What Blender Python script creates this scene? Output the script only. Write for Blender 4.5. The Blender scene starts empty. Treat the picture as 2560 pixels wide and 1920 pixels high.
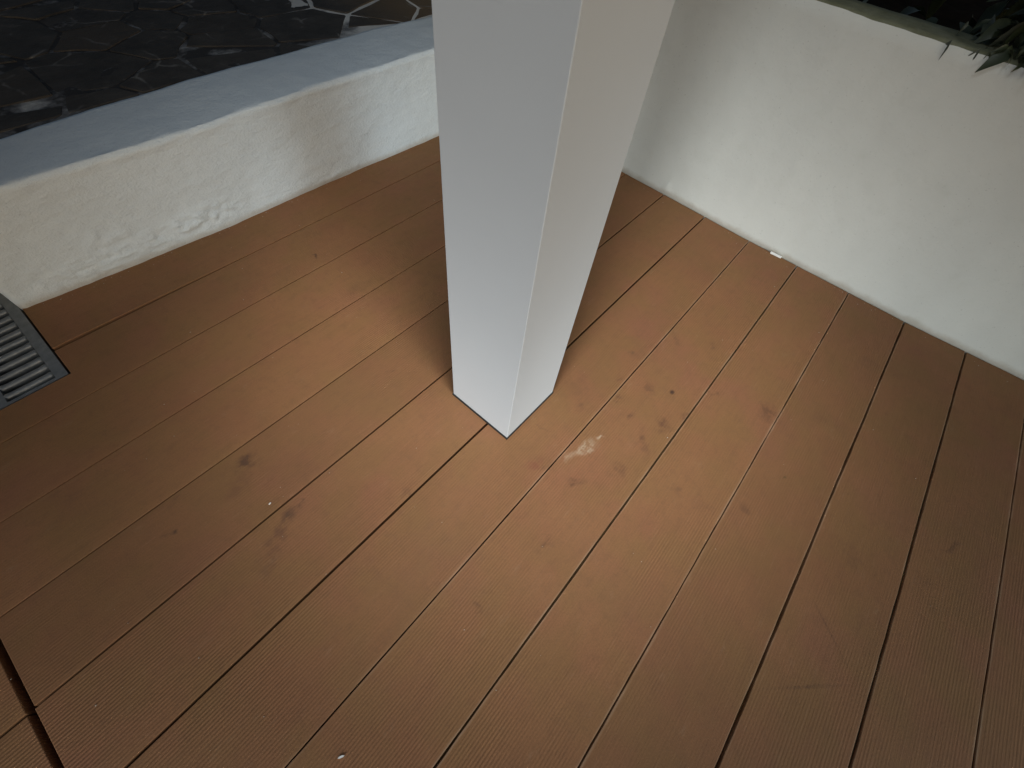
import bpy, bmesh, math, random
from mathutils import Vector, Matrix, noise

random.seed(7)
S = bpy.context.scene
COL = S.collection

# ------------------------------------------------------------------ camera
cam = bpy.data.cameras.new('camera')
cam.sensor_fit = 'HORIZONTAL'
cam.sensor_width = 36.0
cam.lens = 14.835
cam.clip_start = 0.02
cam.clip_end = 300.0
cam_o = bpy.data.objects.new('camera', cam)
COL.objects.link(cam_o)
R = Matrix(((0.6526, 0.60308, -0.4587), (-0.75286, 0.58444, -0.30271), (0.08552, 0.54288, 0.83544)))
cam_o.matrix_world = Matrix.Translation((-0.30417, -0.19310, 0.74172)) @ R.to_4x4()
S.camera = cam_o

LAMP = (0.92, 0.965, 0.985)
# ------------------------------------------------------------------ night sky, moon, two lamps of the terrace
w = bpy.data.worlds.new('World')
S.world = w
w.use_nodes = True
wn = w.node_tree.nodes
bg = wn['Background']
sky = wn.new('ShaderNodeTexSky')
sky.sky_type = 'NISHITA'
sky.sun_disc = False
sky.sun_elevation = math.radians(14)
sky.dust_density = 3.5
sky.ozone_density = 1.0
sky.sun_rotation = math.radians(200)
w.node_tree.links.new(sky.outputs[0], bg.inputs[0])
bg.inputs[1].default_value = 0.040

sun = bpy.data.lights.new('moon', 'SUN')
sun.energy = 0.02
sun.angle = math.radians(4)
sun.color = (0.85, 0.92, 1.0)
sun_o = bpy.data.objects.new('moon', sun)
COL.objects.link(sun_o)
sun_o.rotation_euler = (math.radians(50), 0, math.radians(-20))


def lamp(name, loc, target, watts, size, blend, radius, color):
    l = bpy.data.lights.new(name, 'SPOT')
    l.energy = watts
    l.spot_size = math.radians(size)
    l.spot_blend = blend
    l.shadow_soft_size = radius
    l.color = color
    o = bpy.data.objects.new(name, l)
    COL.objects.link(o)
    o.location = loc
    o.rotation_euler = (Vector(target) - Vector(loc)).to_track_quat('-Z', 'Y').to_euler()
    return o


# two low hooded garden lamps, one on each open side; a spot on the column itself; a ceiling downlight
lamp('garden_lamp', (-0.71, -3.23, 0.60), (0.10, -1.08, -0.28), 312, 45.5, 1.0, 0.36, (0.72, 0.89, 1.0))
lamp('garden_lamp', (-2.97, -0.71, 0.76), (0.12, 0.06, -0.47), 302, 40.0, 1.0, 0.45, LAMP)
lamp('column_spot', (-0.045, -0.03, 2.37), (0.27, 0.12, 0.11), 174, 41.5, 1.0, 0.08, (1.0, 0.985, 0.95))
lamp('ceiling_downlight', (-0.49, -0.23, 2.59), (0.46, 0.28, 0.20), 46, 52.0, 1.0, 0.17, (0.90, 0.96, 1.0))

S.view_settings.view_transform = 'Standard'
S.view_settings.look = 'None'
S.view_settings.exposure = 0.0
S.view_settings.gamma = 1.0
S.view_settings.use_curve_mapping = False


# ------------------------------------------------------------------ helpers
def link(name, me, mat=None, parent=None):
    o = bpy.data.objects.new(name, me)
    COL.objects.link(o)
    if mat and me is not None and len(me.materials) == 0:
        me.materials.append(mat)
    if parent:
        o.parent = parent
    return o


def empty(name, loc=(0, 0, 0)):
    o = bpy.data.objects.new(name, None)
    o.empty_display_size = 0.1
    COL.objects.link(o)
    o.location = loc
    return o


def tag(o, label=None, cat=None, group=None, kind=None):
    if label: o['label'] = label
    if cat: o['category'] = cat
    if group: o['group'] = group
    if kind: o['kind'] = kind
    return o


def mesh_from(name, verts, faces, smooth=False):
    me = bpy.data.meshes.new(name)
    me.from_pydata(verts, [], faces)
    me.update()
    if smooth:
        for p in me.polygons:
            p.use_smooth = True
    return me


def bm_mesh(name, bm, smooth=False):
    bmesh.ops.recalc_face_normals(bm, faces=bm.faces)
    me = bpy.data.meshes.new(name)
    bm.to_mesh(me)
    bm.free()
    if smooth:
        for p in me.polygons:
            p.use_smooth = True
    return me


def prism(outline, z0, z1, bevel=0.0, seg=2):
    """Extruded outline with the top rim bevelled."""
    bm = bmesh.new()
    top = [bm.verts.new((x, y, z1)) for x, y in outline]
    bot = [bm.verts.new((x, y, z0)) for x, y in outline]
    n = len(top)
    bm.faces.new(top)
    bm.faces.new(bot[::-1])
    for i in range(n):
        j = (i + 1) % n
        bm.faces.new((top[j], top[i], bot[i], bot[j]))
    bmesh.ops.recalc_face_normals(bm, faces=bm.faces)
    if bevel:
        ts = set(top)
        edges = [e for e in bm.edges if e.verts[0] in ts and e.verts[1] in ts]
        bmesh.ops.bevel(bm, geom=edges, offset=bevel, segments=seg, profile=0.6, affect='EDGES', clamp_overlap=True)
    return bm


def box_bm(x0, x1, y0, y1, z0, z1, bevel=0.0, seg=2, only_vertical=False):
    bm = bmesh.new()
    bmesh.ops.create_cube(bm, size=1.0)
    for v in bm.verts:
        v.co = Vector(((x0 + x1) / 2 + v.co.x * (x1 - x0), (y0 + y1) / 2 + v.co.y * (y1 - y0),
                       (z0 + z1) / 2 + v.co.z * (z1 - z0)))
    if bevel:
        ed = bm.edges[:]
        if only_vertical:
            ed = [e for e in ed if abs(e.verts[0].co.z - e.verts[1].co.z) > 1e-6]
        bmesh.ops.bevel(bm, geom=ed, offset=bevel, segments=seg, profile=0.5, affect='EDGES')
    return bm


def interp(pts, x):
    if x <= pts[0][0]:
        return pts[0][1]
    for (a, b), (c, d) in zip(pts, pts[1:]):
        if x <= c:
            t = (x - a) / (c - a)
            t = t * t * (3 - 2 * t) * 0.35 + t * 0.65
            return b + (d - b) * t
    return pts[-1][1]


def nz(x, y, z=0.0, s=1.0):
    return noise.noise(Vector((x * s, y * s, z * s)))


# ------------------------------------------------------------------ material helpers
class NT:
    def __init__(self, name):
        self.m = bpy.data.materials.new(name)
        self.m.use_nodes = True
        self.t = self.m.node_tree
        self.b = self.t.nodes['Principled BSDF']

    def n(self, kind, **kw):
        nd = self.t.nodes.new(kind)
        for k, v in kw.items():
            setattr(nd, k, v)
        return nd

    def l(self, a, b):
        self.t.links.new(a, b)

    def math(self, op, a, b=None, clamp=False):
        nd = self.n('ShaderNodeMath', operation=op, use_clamp=clamp)
        for i, v in enumerate((a, b)):
            if v is None: continue
            if isinstance(v, (int, float)):
                nd.inputs[i].default_value = v
            else:
                self.l(v, nd.inputs[i])
        return nd.outputs[0]

    def noise(self, vec, scale, detail=4, rough=0.55, dist=0.0):
        nd = self.n('ShaderNodeTexNoise')
        nd.inputs['Scale'].default_value = scale
        nd.inputs['Detail'].default_value = detail
        nd.inputs['Roughness'].default_value = rough
        nd.inputs['Distortion'].default_value = dist
        if vec is not None: self.l(vec, nd.inputs['Vector'])
        return nd.outputs['Fac']

    def ramp(self, fac, stops):
        nd = self.n('ShaderNodeValToRGB')
        cr = nd.color_ramp
        while len(cr.elements) < len(stops):
            cr.elements.new(0.5)
        for e, (p, c) in zip(cr.elements, stops):
            e.position = p
            e.color = (*c, 1) if len(c) == 3 else c
        self.l(fac, nd.inputs[0])
        return nd.outputs[0]

    def mix(self, fac, a, b, mode='MIX'):
        nd = self.n('ShaderNodeMix', data_type='RGBA', blend_type=mode)
        for i, v in ((0, fac), (6, a), (7, b)):
            if isinstance(v, (int, float)):
                nd.inputs[i].default_value = v
            elif isinstance(v, tuple):
                nd.inputs[i].default_value = (*v, 1)
            else:
                self.l(v, nd.inputs[i])
        return nd.outputs[2]

    def maprange(self, v, a, b, c=0.0, d=1.0, smooth=True):
        nd = self.n('ShaderNodeMapRange', interpolation_type='SMOOTHSTEP' if smooth else 'LINEAR')
        self.l(v, nd.inputs[0])
        for i, q in enumerate((a, b, c, d)):
            nd.inputs[i + 1].default_value = q
        return nd.outputs[0]

    def scale(self, vec, s):
        nd = self.n('ShaderNodeMapping')
        nd.inputs['Scale'].default_value = s
        self.l(vec, nd.inputs[0])
        return nd.outputs[0]

    def bump(self, height, strength, dist, prev=None):
        nd = self.n('ShaderNodeBump')
        nd.inputs['Strength'].default_value = strength
        nd.inputs['Distance'].default_value = dist
        self.l(height, nd.inputs['Height'])
        if prev is not None: self.l(prev, nd.inputs['Normal'])
        return nd.outputs[0]

    def pos(self):
        return self.n('ShaderNodeNewGeometry').outputs['Position']

    def out(self, color=None, rough=None, normal=None, spec=None):
        for k, v in (('Base Color', color), ('Roughness', rough), ('Normal', normal), ('Specular IOR Level', spec)):
            if v is None: continue
            if isinstance(v, (int, float)):
                self.b.inputs[k].default_value = v
            elif isinstance(v, tuple):
                self.b.inputs[k].default_value = (*v, 1)
            else:
                self.l(v, self.b.inputs[k])
        return self.m


# ---- composite decking: ribbed boards, stains where the photograph has them
def deck_material():
    t = NT('composite_decking')
    P = t.pos()
    info = t.n('ShaderNodeObjectInfo')
    uv = t.n('ShaderNodeUVMap', uv_map='board').outputs[0]
    sep = t.n('ShaderNodeSeparateXYZ')
    t.l(uv, sep.inputs[0])
    v = sep.outputs[1]
    big = t.noise(P, 3.2, 3, 0.6)
    col = t.ramp(big, [(0.32, (0.250, 0.108, 0.050)), (0.5, (0.275, 0.128, 0.055)), (0.68, (0.270, 0.115, 0.059))])
    hue = t.noise(P, 11.0, 2, 0.5)
    col = t.mix(t.maprange(hue, 0.35, 0.68, 0.0, 0.55), col, (0.232, 0.126, 0.046))
    # per board tone
    tone = t.maprange(info.outputs['Random'], 0, 1, 0.9, 1.1, False)
    tn = t.n('ShaderNodeCombineColor')
    for i in range(3): t.l(tone, tn.inputs[i])
    col = t.mix(1.0, col, tn.outputs[0], 'MULTIPLY')
    # fine fibre streaks along the board
    fib = t.noise(t.scale(P, (9, 420, 1)), 1.0, 3, 0.6)
    col = t.mix(t.maprange(fib, 0.35, 0.75, 0.0, 0.28), col, (0.175, 0.083, 0.036))
    fib2 = t.noise(t.scale(P, (16, 500, 3)), 1.0, 2, 0.6)
    col = t.mix(t.maprange(fib2, 0.58, 0.8, 0.0, 0.30), col, (0.36, 0.21, 0.125))
    # speckle
    spk = t.noise(P, 340, 2, 0.7)
    col = t.mix(t.maprange(spk, 0.40, 0.72, 0.0, 0.42), col, (0.18, 0.09, 0.040))
    mot = t.noise(P, 55, 5, 0.7)
    col = t.mix(t.maprange(mot, 0.46, 0.72, 0.0, 0.30), col, (0.165, 0.078, 0.038))
    dust = t.noise(t.scale(P, (20, 34, 1)), 1.0, 6, 0.72)
    col = t.mix(t.maprange(dust, 0.58, 0.80, 0.0, 0.28), col, (0.36, 0.235, 0.145))
    # worn, paler board edges
    e = t.math('ABSOLUTE', t.math('SUBTRACT', v, 0.5))
    edge = t.maprange(e, 0.462, 0.492)
    edge = t.math('MULTIPLY', edge, t.maprange(t.noise(t.scale(P, (14, 60, 1)), 1.0, 3), 0.35, 0.7, 0.15, 0.75))
    sepP = t.n('ShaderNodeSeparateXYZ')
    t.l(P, sepP.inputs[0])
    edge = t.math('MULTIPLY', edge, t.maprange(sepP.outputs[1], 0.12, -0.25, 0.05, 1.0))
    col = t.mix(t.math('MULTIPLY', edge, 0.85), col, (0.42, 0.27, 0.165))
    # distorted position for stains
    nd = t.n('ShaderNodeTexNoise')
    nd.inputs['Scale'].default_value = 38
    nd.inputs['Detail'].default_value = 4
    t.l(P, nd.inputs['Vector'])
    sub = t.n('ShaderNodeVectorMath', operation='SUBTRACT')
    t.l(nd.outputs['Color'], sub.inputs[0])
    sub.inputs[1].default_value = (0.5, 0.5, 0.5)
    scl = t.n('ShaderNodeVectorMath', operation='SCALE')
    t.l(sub.outputs[0], scl.inputs[0])
    scl.inputs['Scale'].default_value = 0.05
    add = t.n('ShaderNodeVectorMath', operation='ADD')
    t.l(P, add.inputs[0])
    t.l(scl.outputs[0], add.inputs[1])
    PD = add.outputs[0]
    patchy = t.noise(P, 75, 4, 0.65)

    def stain(x, y, rx, ry, rot, strength, color, soft=0.9, crisp=False, patch=True):
        nonlocal col
        mp = t.n('ShaderNodeMapping', vector_type='TEXTURE')
        mp.inputs['Location'].default_value = (x, y, 0)
        mp.inputs['Rotation'].default_value = (0, 0, math.radians(rot))
        mp.inputs['Scale'].default_value = (rx, ry, 1)
        t.l(P if crisp else PD, mp.inputs[0])
        ln = t.n('ShaderNodeVectorMath', operation='LENGTH')
        t.l(mp.outputs[0], ln.inputs[0])
        m = t.maprange(ln.outputs['Value'], 1.0, 1.0 - soft, 0.0, strength)
        if patch:
            m = t.math('MULTIPLY', m, t.maprange(patchy, 0.36, 0.60, 0.2, 1.3))
        col = t.mix(m, col, color)

    dark = (0.105, 0.052, 0.030)
    wet = (0.145, 0.066, 0.036)
    wet2 = (0.150, 0.068, 0.034)
    # two dark smudges on the left-hand boards
    stain(-0.354, 0.308, 0.034, 0.018, 10, 0.75, dark)
    stain(-0.385, 0.278, 0.045, 0.024, 20, 0.35, wet)
    stain(-0.352, 0.172, 0.030, 0.020, 30, 0.70, dark)
    stain(-0.335, 0.180, 0.007, 0.006, 0, 0.8, dark)
    stain(-0.384, 0.158, 0.032, 0.018, 15, 0.65, wet)
    stain(-0.41, 0.14, 0.05, 0.02, 35, 0.35, wet)
    stain(-0.498, 0.283, 0.010, 0.006, 0, 0.8, dark)
    stain(-0.46, 0.33, 0.016, 0.006, 20, 0.4, wet)
    stain(0.047, 0.675, 0.007, 0.006, 0, 0.8, dark)
    stain(0.05, 0.52, 0.05, 0.03, 0, 0.22, wet)
    # around the foot of the column
    stain(-0.004, -0.072, 0.030, 0.012, -25, 0.50, (0.20, 0.070, 0.040))
    stain(0.012, -0.092, 0.016, 0.009, 0, 0.45, wet)
    stain(0.017, -0.155, 0.022, 0.010, -20, 0.85, wet2)
    stain(0.070, -0.035, 0.022, 0.004, -62, 0.35, wet)
    # pale scuff
    stain(0.088, -0.125, 0.042, 0.015, -22, 0.52, (0.50, 0.40, 0.28))
    stain(0.132, -0.137, 0.016, 0.006, -40, 0.55, (0.55, 0.44, 0.32))
    stain(0.050, -0.112, 0.020, 0.010, 10, 0.30, (0.48, 0.36, 0.24))
    # spots between the column and the right wall
    stain(0.329, -0.188, 0.0095, 0.0075, 0, 0.95, (0.060, 0.030, 0.020), 0.8, True, False)
    stain(0.355, -0.062, 0.009, 0.007, 0, 0.8, dark)
    stain(0.236, -0.113, 0.022, 0.010, -30, 0.85, wet2)
    stain(0.241, -0.213, 0.030, 0.020, 15, 0.80, wet2)
    stain(0.184, -0.205, 0.040, 0.014, 30, 0.75, wet2)
    stain(0.215, -0.160, 0.018, 0.009, 0, 0.8, wet2)
    stain(0.300, -0.150, 0.025, 0.015, 60, 0.6, wet2)
    stain(0.434, -0.368, 0.035, 0.024, 20, 0.7, wet2)
    stain(0.312, -0.460, 0.011, 0.006, -20, 0.75, (0.085, 0.055, 0.022))
    stain(0.36, -0.33, 0.02, 0.01, 0, 0.35, wet)
    stain(0.47, -0.12, 0.03, 0.015, 40, 0.3, wet)
    # scratches at the lower right
    stain(0.100, -0.608, 0.072, 0.0028, 52.5, 0.45, dark, 0.9, True)
    stain(0.004, -0.604, 0.080, 0.0040, -47, 0.40, dark, 0.9, True)
    stain(0.400, -0.748, 0.040, 0.008, -35, 0.45, dark)
    stain(0.25, -0.60, 0.03, 0.015, 0, 0.3, wet)
    for x_, y_, r_ in ((0.16, -0.06, 0.012), (0.27, -0.09, 0.008), (0.29, -0.24, 0.014), (0.10, -0.20, 0.013), (0.39, -0.26, 0.010), (0.14, -0.30, 0.012), (-0.10, -0.18, 0.012), (0.52, -0.20, 0.012), (-0.05, 0.28, 0.010), (-0.2, 0.06, 0.012), (0.20, -0.42, 0.013), (-0.25, -0.16, 0.01)):
        stain(x_, y_, r_ * 1.5, r_, 40 * x_ * 10, 0.55, wet2)
    # light general grime
    gr = t.noise(P, 7.5, 6, 0.68)
    col = t.mix(t.maprange(gr, 0.56, 0.76, 0.0, 0.32), col, wet)
    rib_var = t.noise(t.scale(P, (30, 260, 1)), 1.0, 3, 0.6)
    rib = t.n('ShaderNodeTexWave', wave_type='BANDS', bands_direction='Y', wave_profile='SIN')
    rib.inputs['Scale'].default_value = 68.0       # one rib every 4.6 mm
    rib.inputs['Distortion'].default_value = 0.6
    rib.inputs['Detail'].default_value = 1.5
    rib.inputs['Detail Scale'].default_value = 0.6
    t.l(P, rib.inputs['Vector'])
    wear = t.maprange(t.noise(t.scale(P, (2.2, 5.0, 1)), 1.0, 4, 0.6), 0.36, 0.62, 0.15, 1.0)
    sepR = t.n('ShaderNodeSeparateXYZ')
    t.l(P, sepR.inputs[0])
    wear = t.math('MULTIPLY', wear, t.maprange(sepR.outputs[1], -0.62, -0.22, 0.22, 1.0))   # boards by the wall are worn smooth
    ribm = t.math('MULTIPLY', rib.outputs['Fac'], t.maprange(e, 0.47, 0.44))
    # uneven darker lines in the furrows between the ribs
    furrow = t.math('MULTIPLY', t.maprange(ribm, 0.30, 0.0), t.maprange(e, 0.47, 0.44))
    col = t.mix(t.math('MULTIPLY', t.math('MULTIPLY', furrow, wear), t.maprange(rib_var, 0.3, 0.7, 0.03, 0.24)), col, (0.150, 0.070, 0.034))
    nrm = t.bump(t.math('MULTIPLY', ribm, wear), 0.36, 0.0013)
    nrm = t.bump(fib, 0.25, 0.0008, nrm)
    nrm = t.bump(spk, 0.25, 0.0008, nrm)
    rgh = t.maprange(big, 0.3, 0.7, 0.62, 0.78)
    return t.out(col, rgh, nrm, 0.25)


# ---- white masonry paint
def plaster_material(name, base, dirt, rough_scale, bump_amt):
    t = NT(name)
    P = t.pos()
    big = t.noise(P, 4.0, 4, 0.6)
    col = t.ramp(big, [(0.3, tuple(c * 0.94 for c in base)), (0.7, base)])
    mid = t.noise(P, 26.0, 5, 0.65)
    col = t.mix(t.maprange(mid, 0.52, 0.76, 0.0, 0.42), col, dirt)
    spk = t.noise(P, 210.0, 2, 0.6)
    col = t.mix(t.maprange(spk, 0.64, 0.80, 0.0, 0.5), col, tuple(c * 0.6 for c in dirt))
    # splash dirt of the lowest few centimetres
    sep = t.n('ShaderNodeSeparateXYZ')
    t.l(P, sep.inputs[0])
    low = t.maprange(t.math('ADD', sep.outputs[2], t.math('MULTIPLY', mid, -0.02)), 0.010, -0.008)
    col = t.mix(t.math('MULTIPLY', low, 0.55), col, (0.34, 0.28, 0.20))
    nrm = t.bump(t.noise(P, 150 * rough_scale, 5, 0.68), min(1.0, bump_amt * 2.2), 0.0024)
    nrm = t.bump(t.noise(t.scale(P, (18, 18, 40)), rough_scale, 5, 0.6), bump_amt, 0.010, nrm)
    return t.out(col, 0.62, nrm, 0.3)


def simple_material(name, c1, c2, scale, rough, bump=0.0, bscale=80, metal=0.0, spec=0.4):
    t = NT(name)
    P = t.pos()
    col = t.ramp(t.noise(P, scale, 4, 0.6), [(0.3, c1), (0.7, c2)])
    nrm = t.bump(t.noise(P, bscale, 3, 0.6), bump, 0.002) if bump else None
    t.b.inputs['Metallic'].default_value = metal
    return t.out(col, rough, nrm, spec)


M_DECK = deck_material()
M_LOW = plaster_material('low_wall_plaster', (0.655, 0.715, 0.742), (0.54, 0.58, 0.60), 1.2, 0.30)
M_WALL = plaster_material('garden_wall_paint', (0.70, 0.715, 0.665), (0.62, 0.635, 0.575), 0.8, 0.10)
M_COLUMN = simple_material('white_powder_coat', (0.585, 0.620, 0.645), (0.608, 0.644, 0.668), 5, 0.55, 0.08, 700)
M_GASKET = simple_material('black_rubber', (0.012, 0.012, 0.012), (0.02, 0.02, 0.02), 30, 0.7)
M_SUB = simple_material('dark_subframe', (0.035, 0.022, 0.012), (0.06, 0.036, 0.016), 14, 0.9)
M_JOINT = simple_material('joint_dirt', (0.022, 0.011, 0.004), (0.085, 0.046, 0.012), 30, 0.95, 0.6, 200)
M_GRATE = simple_material('dull_galvanised_steel', (0.17, 0.18, 0.185), (0.26, 0.27, 0.27), 60, 0.45, 0.2, 300, 0.45)
M_CHANNEL = simple_material('drain_channel', (0.012, 0.013, 0.013), (0.025, 0.025, 0.025), 20, 0.8)
M_SOIL = simple_material('dark_soil', (0.008, 0.006, 0.004), (0.018, 0.014, 0.010), 22, 1.0, 0.8, 60, 0.0, 0.03)
M_WHITE = simple_material('white_chip_paint', (0.82, 0.82, 0.78), (0.88, 0.87, 0.84), 40, 0.35)
M_STEM = simple_material('woody_stem', (0.05, 0.04, 0.028), (0.09, 0.07, 0.05), 40, 0.85, 0.4, 120)


def top_dirt_wall():
    """Garden wall paint with the mossy, weathered coping on top."""
    t = NT('weathered_coping')
    P = t.pos()
    col = t.ramp(t.noise(P, 14, 5, 0.65), [(0.3, (0.12, 0.12, 0.065)), (0.55, (0.20, 0.20, 0.125)), (0.75, (0.27, 0.27, 0.20))])
    nrm = t.bump(t.noise(P, 90, 4, 0.6), 0.5, 0.004)
    return t.out(col, 0.85, nrm, 0.2)


M_COPING = top_dirt_wall()


def stone_material():
    t = NT('dark_slate')
    P = t.pos()
    info = t.n('ShaderNodeObjectInfo')
    base = t.ramp(t.noise(P, 16, 5, 0.6), [(0.3, (0.034, 0.031, 0.028)), (0.5, (0.050, 0.045, 0.040)), (0.75, (0.072, 0.064, 0.056))])
    warm = t.maprange(info.outputs['Random'], 0.62, 0.95, 0.0, 0.55)
    base = t.mix(warm, base, (0.075, 0.060, 0.045))
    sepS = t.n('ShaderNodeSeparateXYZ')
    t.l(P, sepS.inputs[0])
    base = t.mix(t.maprange(sepS.outputs[0], 0.62, 0.86, 0.0, 0.8), base, (0.125, 0.088, 0.052))   # warm lit patch in the corner, painted into the stone colour
    # pale cement film dragged over the stones
    film = t.noise(t.scale(P, (9, 19, 1)), 1.0, 7, 0.72, 1.1)
    base = t.mix(t.maprange(film, 0.58, 0.80, 0.0, 0.42), base, (0.165, 0.155, 0.14))
    # broken pale mineral veins, unrelated to the joints
    wp = t.n('ShaderNodeTexNoise')
    wp.inputs['Scale'].default_value = 9
    wp.inputs['Detail'].default_value = 3
    t.l(P, wp.inputs['Vector'])
    va = t.n('ShaderNodeVectorMath', operation='MULTIPLY_ADD')
    t.l(wp.outputs['Color'], va.inputs[0])
    va.inputs[1].default_value = (0.09, 0.09, 0.0)
    t.l(P, va.inputs[2])
    vo = t.n('ShaderNodeTexVoronoi', feature='DISTANCE_TO_EDGE', voronoi_dimensions='2D')
    vo.inputs['Scale'].default_value = 8.5
    t.l(va.outputs[0], vo.inputs['Vector'])
    vein = t.maprange(vo.outputs['Distance'], 0.055, 0.0)
    vein = t.math('MULTIPLY', vein, t.maprange(t.noise(P, 8.0, 3, 0.6), 0.50, 0.66))
    base = t.mix(t.math('MULTIPLY', vein, 0.75), base, (0.19, 0.185, 0.17))
    nrm = t.bump(t.noise(P, 42, 5, 0.6), 0.5, 0.006)
    return t.out(base, 0.75, nrm, 0.15)


def grout_material():
    t = NT('cement_grout')
    P = t.pos()
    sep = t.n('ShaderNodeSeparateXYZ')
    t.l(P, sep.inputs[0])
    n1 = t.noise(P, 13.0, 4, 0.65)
    # grime blackens the joints unevenly; paler towards the corner, where lamplight is painted in
    clean_lit = t.math('ADD', n1, t.maprange(sep.outputs[0], 0.42, 0.75, 0.0, 0.45))
    col = t.ramp(clean_lit, [(0.47, (0.034, 0.033, 0.033)), (0.60, (0.17, 0.172, 0.172)), (0.80, (0.56, 0.56, 0.53))])
    nrm = t.bump(t.noise(P, 120, 4, 0.6), 0.5, 0.003)
    return t.out(col, 0.9, nrm, 0.2)


def leaf_material():
    t = NT('dark_leaf')
    info = t.n('ShaderNodeObjectInfo')
    P = t.pos()
    n = t.noise(P, 9, 3, 0.6)
    col = t.ramp(n, [(0.3, (0.020, 0.028, 0.012)), (0.55, (0.045, 0.056, 0.026)), (0.75, (0.085, 0.088, 0.045))])
    col = t.mix(t.maprange(info.outputs['Random'], 0.7, 1.0, 0.0, 0.5), col, (0.10, 0.10, 0.085))
    return t.out(col, 0.45, None, 0.4)


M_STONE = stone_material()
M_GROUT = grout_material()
M_LEAF = leaf_material()

# ------------------------------------------------------------------ setting: ground
gz = -0.16
tag(link('ground', mesh_from('ground', [(-120, -120, gz), (120, -120, gz), (120, 120, gz), (-120, 120, gz)], [(0, 1, 2, 3)]), M_SOIL), kind='structure')

# front line of the low wall (x, y) and of the garden wall (y, x), read off the photograph
LOWF = [(-0.48, 0.937), (-0.252, 0.920), (-0.034, 0.908), (0.241, 0.906), (0.667, 0.892), (1.0, 0.884)]
RWF = [(-2.2, 0.990), (-0.811, 0.981), (-0.537, 0.967), (-0.363, 0.967), (-0.094, 0.966), (0.35, 0.980), (1.2, 0.990)]


def lowf(x): return interp(LOWF, x)
def rwf(y): return interp(RWF, y)


# ------------------------------------------------------------------ deck: every board its own piece
deck = tag(empty('deck', (0, 0, 0)), kind='structure')
tag(link('subframe', mesh_from('subframe', [(-2.3, -2.0, -0.034), (0.96, -2.0, -0.034), (0.96, 0.90, -0.034), (-0.46, 0.90, -0.034), (-0.46, 0.70, -0.034), (-0.60, 0.70, -0.034), (-0.60, 1.126, -0.034), (-2.3, 1.126, -0.034)],
                               [(0, 1, 2, 3, 4, 5, 6, 7)]), M_SUB, deck))
GAPS = [0.7835, 0.6340, 0.4865, 0.3413, 0.1955, 0.0500, -0.0982, -0.2430, -0.3890, -0.5355, -0.6825, -0.8240]
while GAPS[-1] > -1.85:
    GAPS.append(GAPS[-1] - 0.1462)
JOINT = -0.7170
GRX, GRY = -0.4735, 0.7065


def board(outline, y0, y1, name='plank'):
    bm = prism(outline, -0.024, 0.0, 0.0009, 2)
    uvl = bm.loops.layers.uv.new('board')
    for f in bm.faces:
        for lp in f.loops:
            c = lp.vert.co
            lp[uvl].uv = (c.x, (c.y - y0) / (y1 - y0))
    o = link(name, bm_mesh(name, bm), M_DECK, deck)
    return o


def wob(x, k, amp=0.0004):
    if 8 <= k % 50 <= 14:                         # chipped, gritty joints of the right-hand boards
        amp = 0.0009
        return amp * nz(x * 5, k * 7.3, 1.7) + amp * 0.9 * nz(x * 60.0, k * 3.1, 5.2)
    return amp * nz(x * 5.0, k * 7.3, 1.7) + amp * 0.6 * nz(x * 23.0, k * 3.1, 5.2)


def row(ytop, ybot, x0, x1, gt, gb, k, xr=None, notch=False, n=60):
    """gt, gb: half gap left at the top and the bottom side, functions of x."""
    def tops(xs): return [(x, ytop(x) - gt(x) + wob(x, k)) for x in xs]
    def bots(xs): return [(x, ybot(x) + gb(x) + wob(x, k + 50)) for x in xs]
    xs = [x0 + (x1 - x0) * i / n for i in range(n + 1)]
    out = bots(xs)
    if xr:                                        # ragged saw cut at the wall
        ya, yb = out[-1][1], ytop(x1) - gt(x1)
        out[-1] = (xr(ya), ya)
        for i in range(1, 6):
            y = ya + (yb - ya) * i / 6
            out.append((xr(y), y))
        out.append((xr(yb), yb))
    if notch:
        xt = [GRX + (x1 - GRX) * i / n for i in range(n)]
        out += tops(xt)[::-1]
        out += [(GRX, GRY), (x0, GRY)]
    elif xr:
        out += tops(xs[:-1])[::-1]
    else:
        out += tops(xs)[::-1]
    board(out, ybot(0.2), ytop(0.2))


def cut(y): return rwf(y) - 0.0045 + 0.0012 * nz(y * 31, 2.2)


halves = [random.uniform(0.0011, 0.0022) for _ in GAPS]
halves[5] = 0.0021
for i in range(0, 4):
    halves[i] = 0.0012
for i in (9, 10):
    halves[i] = 0.0021


def const(v): return lambda x: v


# first board, against the low wall; its joint opens towards the drain
row(lambda x: lowf(x) + 0.010, const(GAPS[0]), GRX, cut(0.83), const(0.0),
    lambda x: 0.0012 + 0.0080 * max(0.0, min(1.0, (-0.05 - x) / 0.40)), 0, cut)
row(const(GAPS[0]), const(GAPS[1]), JOINT + 0.0045, cut(0.7), const(0.0012), const(halves[1]), 1, cut, notch=True)
for i in range(1, len(GAPS) - 1):
    row(const(GAPS[i]), const(GAPS[i + 1]), JOINT + 0.0045 + random.uniform(-0.0006, 0.0006), cut((GAPS[i] + GAPS[i + 1]) / 2),
        const(halves[i]), const(halves[i + 1]), i + 1, cut)
for i in range(1, len(GAPS) - 1):                 # next length of boards beyond the butt joint
    d = random.uniform(-0.0015, 0.0015) - 0.001
    row(const(GAPS[i] + d), const(GAPS[i + 1] + d), -2.25, JOINT - 0.0045, const(halves[i]), const(halves[i + 1]), i + 30, None)

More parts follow.
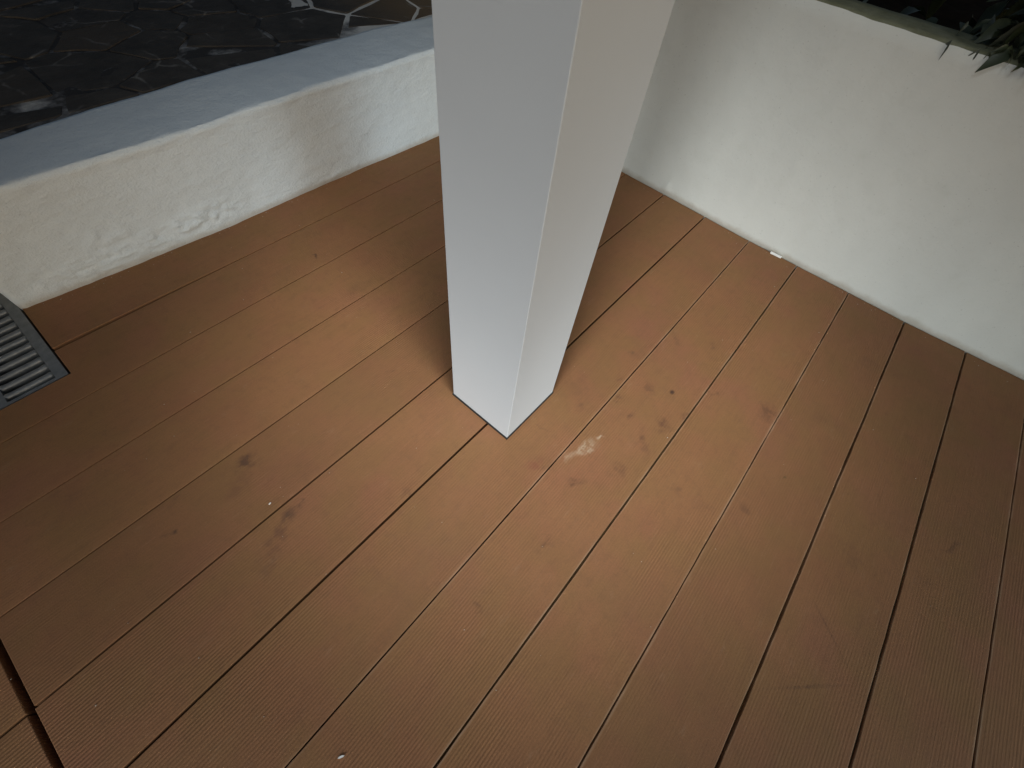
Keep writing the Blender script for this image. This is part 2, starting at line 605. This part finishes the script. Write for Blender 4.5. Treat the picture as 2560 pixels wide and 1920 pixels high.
LG = -0.5985                                       # boards running on to the left of the drain
row(const(GRY), const(GAPS[1]), -2.25, JOINT - 0.0045, const(0.0), const(halves[1]), 71, None)
row(const(GAPS[0]), const(GRY + 0.003), -2.25, LG, const(0.0015), const(0.0), 72, None)
row(const(0.930), const(GAPS[0]), -2.25, LG, const(0.0015), const(0.0015), 73, None)
row(const(1.076), const(0.930), -2.25, LG, const(0.0015), const(0.0015), 74, None)
row(const(1.126), const(1.076), -2.25, LG, const(0.0015), const(0.0015), 75, None)

# dirt packed into the joints
def joint_strip(y, x0, x1, depth, k):
    vs, fs = [], []
    n = 90
    for i in range(n + 1):
        x = x0 + (x1 - x0) * i / n
        z = depth + 0.0016 * nz(x * 9, k) + 0.0012 * nz(x * 45, k)
        vs += [(x, y - 0.006, z), (x, y + 0.006, z)]
    for i in range(n):
        fs.append((2 * i, 2 * i + 2, 2 * i + 3, 2 * i + 1))
    link('joint_dirt', mesh_from('joint_dirt', vs, fs, True), M_JOINT, deck)


for i in range(1, len(GAPS)):
    dep = -0.0075 if i < 4 else (-0.0150 if i < 8 else (-0.0085 if i < 10 else -0.0042))
    joint_strip(GAPS[i], JOINT, 0.962, dep, i * 3.7)
joint_strip(GAPS[0], GRX, 0.962, -0.0095, 0.6)
vs, fs = [], []
for i in range(121):
    y = -1.9 + 2.8 * i / 120
    vs += [(0.950, y, -0.012 + 0.0012 * nz(y * 30, 1)), (0.998, y, -0.012 + 0.0012 * nz(y * 30, 4))]
for i in range(120):
    fs.append((2 * i, 2 * i + 1, 2 * i + 3, 2 * i + 2))
link('joint_dirt', mesh_from('joint_dirt', vs, fs, True), M_JOINT, deck)

# ------------------------------------------------------------------ low wall on the left
def sgauss(x, z, cx, cz, rx, rz): return math.exp(-((x - cx) / rx) ** 2 - ((z - cz) / rz) ** 2)


def low_wall():
    x0, x1, nx = -0.476, 0.962, 300
    prof = []
    zt, r, depth = 0.229, 0.007, 0.200
    nzv = 44
    for i in range(nzv + 1):
        prof.append(('f', -0.05 + (zt - r + 0.05) * i / nzv))
    for i in range(1, 5):
        prof.append(('r', i / 5 * math.pi / 2))
    for i in range(0, 27):
        prof.append(('t', r + (depth - 2 * r) * i / 26))
    prof.append(('b', zt - 0.012))
    prof.append(('b', -0.14))
    verts, faces = [], []
    for ix in range(nx + 1):
        x = x0 + (x1 - x0) * ix / nx
        yf = lowf(x)
        ztx = zt + interp([(-0.48, -0.004), (-0.02, 0.0), (0.2, 0.006), (0.67, 0.012), (1, 0.013)], x) * 0.8
        top_w = 0.0016 * nz(x * 6, 3.1) + 0.0013 * nz(x * 24, 8.8)
        yb = interp([(-0.48, 1.09), (-0.286, 1.099), (-0.114, 1.115), (0.086, 1.120), (0.323, 1.111), (0.62, 1.104), (1, 1.075)], x) \
            + 0.0020 * nz(x * 9, 4.4) + 0.0012 * nz(x * 40, 1.4)
        endr = max(0.0, 1 - (x - x0) / 0.012)     # rounded plaster corner at the drain end
        for kind, a in prof:
            if kind == 'f':
                z = a + (ztx - zt) * max(0, a) / zt
                rough = 0.0022 * nz(x * 7, z * 11, 2.0) + 0.0009 * nz(x * 30, z * 60, 5.0)
                trow = 0.0
                for cx, cz, rx, rz, k in ((-0.13, 0.040, 0.10, 0.020, 1.0), (-0.30, 0.030, 0.08, 0.02, 1.0), (-0.26, 0.085, 0.05, 0.03, 0.5),
                                          (-0.05, 0.055, 0.06, 0.02, 0.8), (0.30, 0.015, 0.08, 0.012, 0.5), (-0.40, 0.05, 0.06, 0.04, 0.4)):
                    trow += k * sgauss(x, z, cx, cz, rx, rz)
                rid = 1 - abs(nz(x * 16 + z * 26, z * 75 - x * 9, 9.0)) * 2
                trow = min(1, trow) * max(0, rid - 0.45) * 0.015
                base = 0.0025 * max(0, nz(x * 14, 7.7)) * math.exp(-max(0, z) / 0.010)
                lip = 0.0030 * math.exp(-((z - (ztx - 0.008)) / 0.008) ** 2) * (0.6 + nz(x * 18, 12.2))
                y = yf - rough - trow - base - lip + endr * endr * 0.008
                verts.append((x, y, z))
            elif kind == 'r':
                yc = yf - 0.0022 * nz(x * 7, ztx * 11, 2.0)
                verts.append((x, yc + r * (1 - math.cos(a)) * 1.0, ztx - r + r * math.sin(a) + top_w + 0.0012 * nz(x * 50, a)))
            elif kind == 't':
                f = (a - r) / (depth - 2 * r)
                y = (yf + r) + (yb - yf - r) * f
                verts.append((x, y, ztx + top_w * (1 - f) + 0.0015 * nz(x * 12, y * 12, 6.6) - 0.004 * f * f))
            else:
                verts.append((x, yb + 0.003, a))
    m = len(prof)
    for ix in range(nx):
        for j in range(m - 1):
            a = ix * m + j
            faces.append((a, a + m, a + m + 1, a + 1))
    faces.append(tuple(range(m))[::1])
    faces.append(tuple(nx * m + j for j in range(m))[::-1])
    me = mesh_from('low_wall', verts, faces, True)
    me.polygons[len(faces) - 1].use_smooth = False
    me.polygons[len(faces) - 2].use_smooth = False
    return link('low_wall', me, M_LOW)


tag(low_wall(), 'low white plastered wall with rough trowel marks, its ledge edging the dark stone paving', 'wall')

# ------------------------------------------------------------------ tall garden wall on the right
def garden_wall():
    root = empty('garden_wall', (0.97, -0.2, 0))
    y0, y1, n = -2.1, 1.35, 430
    zt, nzv = 0.4985, 44
    verts, faces = [], []
    prof = [-0.15] + [-0.03 + (zt + 0.03) * i / nzv for i in range(nzv + 1)]
    m = len(prof)
    for iy in range(n + 1):
        y = y0 + (y1 - y0) * iy / n
        for j, z in enumerate(prof):
            x = rwf(y)
            x += 0.0024 * nz(y * 4, z * 5, 3.0) + 0.0006 * nz(y * 24, z * 24, 8.0)
            x -= 0.0045 * max(0, nz(y * 17, 4.0) - 0.05) * math.exp(-max(0, z) / 0.007)
            x -= 0.004 * sgauss(y, z, 0.198, 0.022, 0.010, 0.012) + 0.0025 * sgauss(y, z, 0.10, 0.018, 0.02, 0.008)
            zz = z
            if j == m - 1:
                x += 0.004
                zz += 0.0016 * nz(y * 15, 5.5) + 0.001 * nz(y * 44, 5.5)
            verts.append((x - 0.97, y + 0.2, zz))
    for iy in range(n):
        for j in range(m - 1):
            a = iy * m + j
            faces.append((a + m, a, a + 1, a + m + 1))
    k = len(verts)
    verts += [(0.115, y0 + 0.2, zt - 0.002), (0.115, y1 + 0.2, zt - 0.002), (0.115, y0 + 0.2, -0.15), (0.115, y1 + 0.2, -0.15)]
    faces += [(k, k + 2, k + 3, k + 1)]
    body = link('wall_face', mesh_from('wall_face', verts, faces, True), M_WALL, root)
    # coping: weathered top strip with its own thin thickness
    v2, f2 = [], []
    nn = 200
    for iy in range(nn + 1):
        y = y0 + (y1 - y0) * iy / nn
        xf = rwf(y) + 0.0045 + 0.0012 * nz(y * 20, 1.0)
        xb = 1.072 + 0.006 * nz(y * 5, 2.0) + 0.003 * nz(y * 22, 2.0)
        for f in (0, 0.04, 0.3, 0.65, 0.96, 1.0):
            x = xf + (xb - xf) * f
            z = 0.5005 + 0.0020 * nz(x * 20, y * 20, 1.0) - (0.006 if f in (0, 1.0) else 0)
            v2.append((x - 0.97, y + 0.2, z))
    for iy in range(nn):
        for j in range(5):
            a = iy * 6 + j
            f2.append((a + 6, a, a + 1, a + 7))
    link('coping', mesh_from('coping', v2, f2, True), M_COPING, root)
    return root


tag(garden_wall(), 'smooth white painted garden wall with mossy top, behind the column on the right', 'wall')

# ------------------------------------------------------------------ column
cw = 0.1445
colr = empty('square_column', (cw / 2, cw / 2, 0))
bm = box_bm(-cw / 2, cw / 2, -cw / 2, cw / 2, 0.0055, 2.6, 0.0009, 2, True)
link('shaft', bm_mesh('shaft', bm, False), M_COLUMN, colr)
bm = box_bm(-cw / 2 - 0.0016, cw / 2 + 0.0016, -cw / 2 - 0.0016, cw / 2 + 0.0016, 0.0, 0.0055)
link('base_gasket', bm_mesh('base_gasket', bm), M_GASKET, colr)
tag(colr, 'square white metal column standing on the brown deck boards', 'column')

# ------------------------------------------------------------------ drain grate at the left edge
gr = empty('drain_grate', (-0.535, 0.95, 0))
gx, gy = -0.535, 0.95
GX0, GX1, GY0, GY1 = -0.594, -0.4775, 0.7105, 1.122
IX0, IX1 = -0.573, -0.4965
pitch = 0.0253
zt = -0.0015
ylist = []
y = GY0 + 0.0065
while y + pitch < GY1:
    ylist.append(y)
    y += pitch
# frame: two side rails, two end rails, top rim softened
bm = bmesh.new()
for (a, b, c, d) in ((GX0, IX0, GY0, GY1), (IX1, GX1, GY0, GY1), (IX0, IX1, GY0, GY0 + 0.0065), (IX0, IX1, y, GY1)):
    t_ = box_bm(a - gx, b - gx, c - gy, d - gy, -0.022, zt)
    me_ = bpy.data.meshes.new('t')
    t_.to_mesh(me_)
    t_.free()
    bm.from_mesh(me_)
    bpy.data.meshes.remove(me_)
bmesh.ops.remove_doubles(bm, verts=bm.verts, dist=1e-5)
link('frame', bm_mesh('frame', bm), M_GRATE, gr)


def bar_mesh():
    bm = bmesh.new()
    L = (IX1 - IX0) / 2
    pr = [(-0.0066, -0.016), (-0.0066, -0.004), (-0.0050, -0.0012), (-0.002, 0.0003), (0.002, 0.0003), (0.0050, -0.0012), (0.0066, -0.004), (0.0066, -0.016)]
    rings = []
    for x, sy, dz in ((-L, 1.0, 0), (-L + 0.004, 1.0, 0.0008), (-L + 0.012, 0.92, 0), (L - 0.012, 0.92, 0), (L - 0.004, 1.0, 0.0008), (L, 1.0, 0)):
        rings.append([bm.verts.new((x, py * sy, pz + dz)) for py, pz in pr])
    for r0, r1 in zip(rings, rings[1:]):
        for j in range(len(pr)):
            k = (j + 1) % len(pr)
            bm.faces.new((r0[j], r0[k], r1[k], r1[j]))
    bm.faces.new(rings[0][::-1])
    bm.faces.new(rings[-1])
    return bm_mesh('bar', bm, True)


bme = bar_mesh()  # shared by all bars
for yy in ylist:
    o = link('bar', bme, M_GRATE, gr)
    o.location = ((IX0 + IX1) / 2 - gx, yy + 0.0105 + 0.0066 - gy, zt)
v = []
bm = bmesh.new()
for (a, b, c, d, e, f) in ((GX0 + .004, GX1 - .004, GY0 + .002, GY1 - .002, -0.09, -0.085), (GX0 + .004, GX0 + 0.008, GY0 + .002, GY1 - .002, -0.085, -0.0225),
                           (GX1 - 0.008, GX1 - .004, GY0 + .002, GY1 - .002, -0.085, -0.0225), (GX0 + 0.008, GX1 - 0.008, GY0 + .002, GY0 + 0.006, -0.085, -0.0225)):
    t_ = box_bm(a - gx, b - gx, c - gy, d - gy, e, f)
    me_ = bpy.data.meshes.new('t')
    t_.to_mesh(me_)
    t_.free()
    bm.from_mesh(me_)
    bpy.data.meshes.remove(me_)
link('channel', bm_mesh('channel', bm), M_CHANNEL, gr)
tag(gr, 'grey metal drain grate let into the deck at the end of the low wall', 'drain grate')

# ------------------------------------------------------------------ crazy paving behind the ledge
pav = tag(empty('stone_paving', (0.4, 1.6, 0.2)), kind='structure')
PX0, PX1, PY0, PY1 = -1.7, 1.9, 1.085, 2.75
PZ = 0.2235


def clip(poly, a, b, c):
    out = []
    for i in range(len(poly)):
        p, q = poly[i], poly[(i + 1) % len(poly)]
        dp, dq = a * p[0] + b * p[1] - c, a * q[0] + b * q[1] - c
        if dp <= 0: out.append(p)
        if dp * dq < 0:
            s = dp / (dp - dq)
            out.append((p[0] + (q[0] - p[0]) * s, p[1] + (q[1] - p[1]) * s))
    return out


def cells():
    rnd = random.Random(23)
    pts = []
    tries = 0
    rad = []
    while tries < 9000:
        tries += 1
        p = (rnd.uniform(PX0 - 0.2, PX1 + 0.2), rnd.uniform(PY0 - 0.2, PY1 + 0.2))
        r = rnd.choice((0.045, 0.065, 0.09, 0.115))
        if all((p[0] - q[0]) ** 2 * 0.7 + (p[1] - q[1]) ** 2 * 1.2 > (r + q_r) ** 2 for q, q_r in zip(pts, rad)):
            pts.append(p)
            rad.append(r)
    res = []
    for i, p in enumerate(pts):
        g = rnd.uniform(0.0030, 0.0075)
        poly = [(PX0, 1.124), (PX1, 1.124), (PX1, PY1), (PX0, PY1)]
        for j, q in enumerate(pts):
            if i == j: continue
            dx, dy = q[0] - p[0], q[1] - p[1]
            L = math.hypot(dx, dy)
            if L > 0.6: continue
            a, b = dx / L, dy / L
            c = a * (p[0] + q[0]) / 2 + b * (p[1] + q[1]) / 2 - g
            poly = clip(poly, a, b, c)
            if len(poly) < 3: break
        if len(poly) >= 3:
            res.append(poly)
    return res


def rounded(poly, rnd):
    out = []
    n = len(poly)
    for i in range(n):
        a, b, c = (Vector(poly[i - 1]), Vector(poly[i]), Vector(poly[(i + 1) % n]))
        la, lc = (a - b).length, (c - b).length
        if min(la, lc) < 0.004:
            continue
        r = min(0.007, 0.3 * la, 0.3 * lc)
        p, q = b + (a - b).normalized() * r, b + (c - b).normalized() * r
        m = (p + q) / 2 * 0.55 + b * 0.45
        out += [p, m, q]
        if lc > 0.07:
            mid = (b + c) / 2
            nn = Vector((c.y - b.y, b.x - c.x)).normalized()
            out.append(mid + nn * rnd.uniform(-0.007, 0.005))
    return [(v.x, v.y) for v in out]


rnd = random.Random(5)
for poly in cells():
    area = abs(sum(poly[i][0] * poly[(i + 1) % len(poly)][1] - poly[(i + 1) % len(poly)][0] * poly[i][1] for i in range(len(poly)))) / 2
    if area < 0.0006: continue
    rp = rounded(poly, rnd)
    if len(rp) < 4: continue
    cx = sum(p[0] for p in rp) / len(rp)
    cy = sum(p[1] for p in rp) / len(rp)
    if not (-1.65 < cx < 1.7 and cy < 2.65): continue
    h = PZ + rnd.uniform(0.0, 0.0022)
    bm = prism([(x - cx, y - cy) for x, y in rp], -0.02, 0.0, 0.0015, 1)
    tx, ty = rnd.uniform(-0.010, 0.010), rnd.uniform(-0.010, 0.010)
    for v_ in bm.verts:
        v_.co.z += v_.co.x * tx + v_.co.y * ty
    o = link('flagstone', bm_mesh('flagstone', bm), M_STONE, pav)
    o.location = (cx - 0.4, cy - 1.6, h - 0.2)
# grout bed, fine grid with an uneven skin
nx_, ny_ = 200, 90
vs, fs = [], []
for j in range(ny_ + 1):
    for i in range(nx_ + 1):
        x = PX0 + (PX1 - PX0) * i / nx_
        y = 1.09 + (PY1 - 1.09) * j / ny_
        vs.append((x - 0.4, y - 1.6, PZ - 0.2 - 0.0010 + 0.0022 * nz(x * 16, y * 16, 3)))
for j in range(ny_):
    for i in range(nx_):
        a = j * (nx_ + 1) + i
        fs.append((a, a + 1, a + nx_ + 2, a + nx_ + 1))
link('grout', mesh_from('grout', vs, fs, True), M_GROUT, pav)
bm = box_bm(PX0 - 0.4, PX1 - 0.4, 1.13 - 1.6, PY1 - 1.6, -0.38, PZ - 0.2 - 0.012)
link('paving_riser', bm_mesh('paving_riser', bm), M_LOW, pav)

# ------------------------------------------------------------------ planting bed and shrub behind the garden wall
vs, fs = [], []
for j in range(41):
    for i in range(41):
        x, y = 1.08 + 4.0 * i / 40, -3.0 + 4.05 * j / 40
        vs.append((x, y, 0.30 + 0.03 * nz(x * 6, y * 6) + 0.015 * nz(x * 19, y * 19)))
for j in range(40):
    for i in range(40):
        a = j * 41 + i
        fs.append((a, a + 1, a + 42, a + 41))
tag(link('planting_bed', mesh_from('planting_bed', vs, fs, True), M_SOIL), kind='structure')

LEAFV = None


def leaf_geo(length, width, fold, curl):
    """Leaf blade: 5 stations, folded along the midrib, curling down."""
    v, f = [], []
    prof = (0.05, 0.62, 1.0, 0.80, 0.42, 0.03)
    for i, wv in enumerate(prof):
        s = i / (len(prof) - 1)
        x = length * s
        z = -curl * s * s * length
        hw = width / 2 * wv
        v += [(x, -hw, z + fold * hw), (x, 0, z), (x, hw, z + fold * hw)]
    for i in range(len(prof) - 1):
        a = i * 3
        f += [(a, a + 3, a + 4, a + 1), (a + 1, a + 4, a + 5, a + 2)]
    return v, f


LEAVES = []
for L_, W_, F_, C_ in ((0.070, 0.042, 0.35, 0.45), (0.055, 0.034, 0.5, 0.7), (0.080, 0.046, 0.25, 0.55), (0.050, 0.036, 0.3, 0.3)):
    a, b = leaf_geo(L_, W_, F_, C_)
    me = mesh_from('leaf', a, b, True)
    me.materials.append(M_LEAF)
    LEAVES.append(me)


def rot_to(d, roll):
    q = Vector(d).normalized().to_track_quat('X', 'Z')
    from mathutils import Quaternion
    return (q @ Quaternion((1, 0, 0), roll)).to_euler()


def shrub():
    rnd = random.Random(11)
    base = Vector((1.36, -0.56, 0.30))
    root = empty('shrub', base)
    # stems
    tips = []
    for s in range(13):
        ang = rnd.uniform(0, 2 * math.pi)
        reach = rnd.uniform(0.12, 0.44)
        h = rnd.uniform(0.16, 0.5)
        end = Vector((math.cos(ang) * reach * 0.9, math.sin(ang) * reach * 1.25, h))
        if s < 5:                                 # arching over the wall
            end = Vector((-0.36 - 0.05 * rnd.random(), 0.24 - 0.13 * s + rnd.uniform(-.03, .03), 0.235 + 0.03 * rnd.random()))
        mid = Vector((end.x * 0.45, end.y * 0.45, max(h, 0.3) * 0.85))
        pts = []
        for k in range(9):
            u = k / 8
            pts.append((1 - u) ** 2 * Vector((0, 0, 0)) + 2 * u * (1 - u) * mid + u * u * end)
        bm = bmesh.new()
        rings = []
        for k, p in enumerate(pts):
            rad = 0.0065 * (1 - 0.75 * k / 8)
            d = (pts[min(8, k + 1)] - pts[max(0, k - 1)]).normalized()
            sx = d.orthogonal().normalized()
            sy = d.cross(sx)
            rings.append([bm.verts.new(p + sx * rad * math.cos(q * math.pi / 2.5) + sy * rad * math.sin(q * math.pi / 2.5)) for q in range(5)])
        for r0, r1 in zip(rings, rings[1:]):
            for q in range(5):
                bm.faces.new((r0[q], r0[(q + 1) % 5], r1[(q + 1) % 5], r1[q]))
        link('stem', bm_mesh('stem', bm, True), M_STEM, root)
        tips.append(pts)
    spots = []
    for pts in tips:
        for k in range(34):
            u = rnd.uniform(0.25, 1.0) * 8
            i = min(7, int(u))
            p = pts[i].lerp(pts[i + 1], u - i)
            d = (pts[i + 1] - pts[i]).normalized()
            side = Vector((rnd.uniform(-1, 1), rnd.uniform(-1, 1), rnd.uniform(-0.5, 0.7)))
            dirv = (d * 0.6 + side).normalized()
            spots.append((p + side * 0.02, dirv, rnd.uniform(-0.8, 0.8), rnd.uniform(0.75, 1.25)))
    # a few that hang over the wall face
    for (y, z, x) in ((-0.300, 0.512, 0.99), (-0.345, 0.508, 0.985), (-0.40, 0.505, 0.98), (-0.45, 0.51, 0.98), (-0.20, 0.515, 1.03)):
        spots.insert(0, (Vector((x, y, z + 0.008)) - base, Vector((-0.55, rnd.uniform(-0.35, 0.35), -0.75)), rnd.uniform(-0.5, 0.5), rnd.uniform(0.28, 0.5)))
    for k in range(260):                          # the mass lying on the coping
        y = -0.225 - abs(rnd.gauss(0.0, 0.22))
        x = rnd.uniform(0.975, 1.20) + max(0, (y + 0.31)) * 0.9
        z = 0.505 + abs(rnd.gauss(0, 0.05)) + 0.25 * max(0, x - 1.05)
        spots.append((Vector((x, y, z)) - base, Vector((rnd.uniform(-1, 0.3), rnd.uniform(-1, 1), rnd.uniform(-0.5, 0.5))), rnd.uniform(-0.9, 0.9), rnd.uniform(0.4, 0.8)))
    hang = []
    for (y, dy, sc, roll) in ((-0.198, 0.12, 0.50, 0.3), (-0.246, 0.20, 0.44, -0.4), (-0.262, -0.30, 0.46, 0.9)):
        hang.append((Vector((0.9735, y, 0.5045)) - base, Vector((-0.42, dy, -0.85)), roll, sc))
    for k in range(20):
        y = -0.275 - abs(rnd.gauss(0, 0.09))
        hang.append((Vector((rnd.uniform(0.973, 1.01), y, rnd.uniform(0.504, 0.518))) - base,
                     Vector((-0.75, rnd.uniform(-1.0, 1.0), rnd.uniform(-0.45, 0.1))), rnd.uniform(-0.9, 0.9), rnd.uniform(0.35, 0.6)))
    spots = hang + spots
    camv = cam_o.location - base
    head, rest = spots[:28], spots[28:]
    rest.sort(key=lambda s: (s[0] - camv).length)
    single = head + rest[:235]
    for p, d, roll, sc in single:
        o = bpy.data.objects.new('leaf', rnd.choice(LEAVES))
        COL.objects.link(o)
        o.parent = root
        o.location = p
        o.rotation_euler = rot_to(d, roll)
        o.scale = (sc, sc * (0.6 if sc < 0.51 else 1.0), sc)
    # the remaining leaves, deeper inside, as one mass
    vv, ff = [], []
    more = rest[235:]
    for _ in range(420):
        p = Vector((rnd.gauss(0.12, 0.24), rnd.gauss(0.0, 0.34), abs(rnd.gauss(0.12, 0.17))))
        if p.x < -0.30: continue
        more.append((p, Vector((rnd.uniform(-1, 1), rnd.uniform(-1, 1), rnd.uniform(-.6, .6))), rnd.uniform(-1, 1), rnd.uniform(0.8, 1.3)))
    for p, d, roll, sc in more:
        a, b = leaf_geo(0.07 * sc, 0.032 * sc, 0.35, 0.4)
        M = Matrix.Translation(p) @ rot_to(d, roll).to_matrix().to_4x4()
        k = len(vv)
        vv += [tuple(M @ Vector(q)) for q in a]
        ff += [tuple(k + i for i in q) for q in b]
    fo = link('foliage', mesh_from('foliage', vv, ff, True), M_LEAF, root)
    fo['kind'] = 'stuff'
    return root


tag(shrub(), 'dark leafy shrub spilling over the top of the white garden wall', 'shrub')

# ------------------------------------------------------------------ small debris
def chip(name, loc, L, W, H, rz, label, ry=0.0, rx=0.0):
    bm = bmesh.new()
    n = 10
    top = [bm.verts.new((L / 2 * math.cos(i / n * 2 * math.pi) * (1 + 0.15 * nz(i, L * 50)), W / 2 * math.sin(i / n * 2 * math.pi) * (1 + 0.2 * nz(i, W * 90, 3)), H)) for i in range(n)]
    bot = [bm.verts.new((v.co.x * 1.06, v.co.y * 1.06, 0)) for v in top]
    bm.faces.new(top)
    bm.faces.new(bot[::-1])
    for i in range(n):
        j = (i + 1) % n
        bm.faces.new((top[j], top[i], bot[i], bot[j]))
    o = link(name, bm_mesh(name, bm), M_WHITE)
    o.location = loc
    o.rotation_euler = (rx, ry, rz)
    return tag(o, label, 'paint chip')


chip('paint_chip', (-0.490, -0.143, 0.0003), 0.0078, 0.0024, 0.0010, math.radians(-30), 'small white oblong chip lying on a deck board nearest the viewer')
chip('paint_chip', (-0.366, 0.213, 0.0003), 0.0042, 0.0020, 0.0010, math.radians(10), 'tiny pale speck on the board left of the column, beside a dark smudge')
sl = bmesh.new()
bm = box_bm(-0.0035, 0.0035, -0.016, 0.016, 0.0, 0.0040, 0.0010, 2)
o = link('plastic_strip', bm_mesh('plastic_strip', bm), M_WHITE)
sl.free()
o.location = (0.9585, -0.180, 0.0004)
o.rotation_euler = (0, math.radians(-8), math.radians(3))
tag(o, 'short bright white strip lying against the foot of the garden wall', 'strip')

# grit scattered on the boards: far too many grains to count
def grit():
    rnd = random.Random(77)
    vs, fs = [], []
    for k in range(260):
        x, y = rnd.uniform(-0.72, 0.94), rnd.uniform(-0.9, 0.86)
        if -0.01 < x < 0.16 and -0.01 < y < 0.16: continue
        if k % 4 == 0: x = 0.955 - abs(rnd.gauss(0, 0.012))
        if k % 4 == 1:
            x = rnd.uniform(-0.45, 0.7)
            y = lowf(x) - 0.006 - abs(rnd.gauss(0, 0.010))
        r = rnd.choice((0.0005, 0.0006, 0.0008, 0.0011))
        b = len(vs)
        a0 = rnd.uniform(0, 6)
        for i in range(4):
            a = a0 + i * math.pi / 2
            vs.append((x + r * math.cos(a) * rnd.uniform(0.7, 1.6), y + r * math.sin(a) * rnd.uniform(0.7, 1.2), 0.0003))
        vs.append((x, y, 0.0003 + r * 0.9))
        fs += [(b, b + 1, b + 4), (b + 1, b + 2, b + 4), (b + 2, b + 3, b + 4), (b + 3, b, b + 4), (b + 3, b + 2, b + 1, b)]
    o = link('grit', mesh_from('grit', vs, fs), simple_material('pale_grit', (0.22, 0.17, 0.12), (0.62, 0.56, 0.48), 90, 0.9))
    return tag(o, 'fine pale grit scattered over the deck boards', 'grit', kind='stuff')


grit()
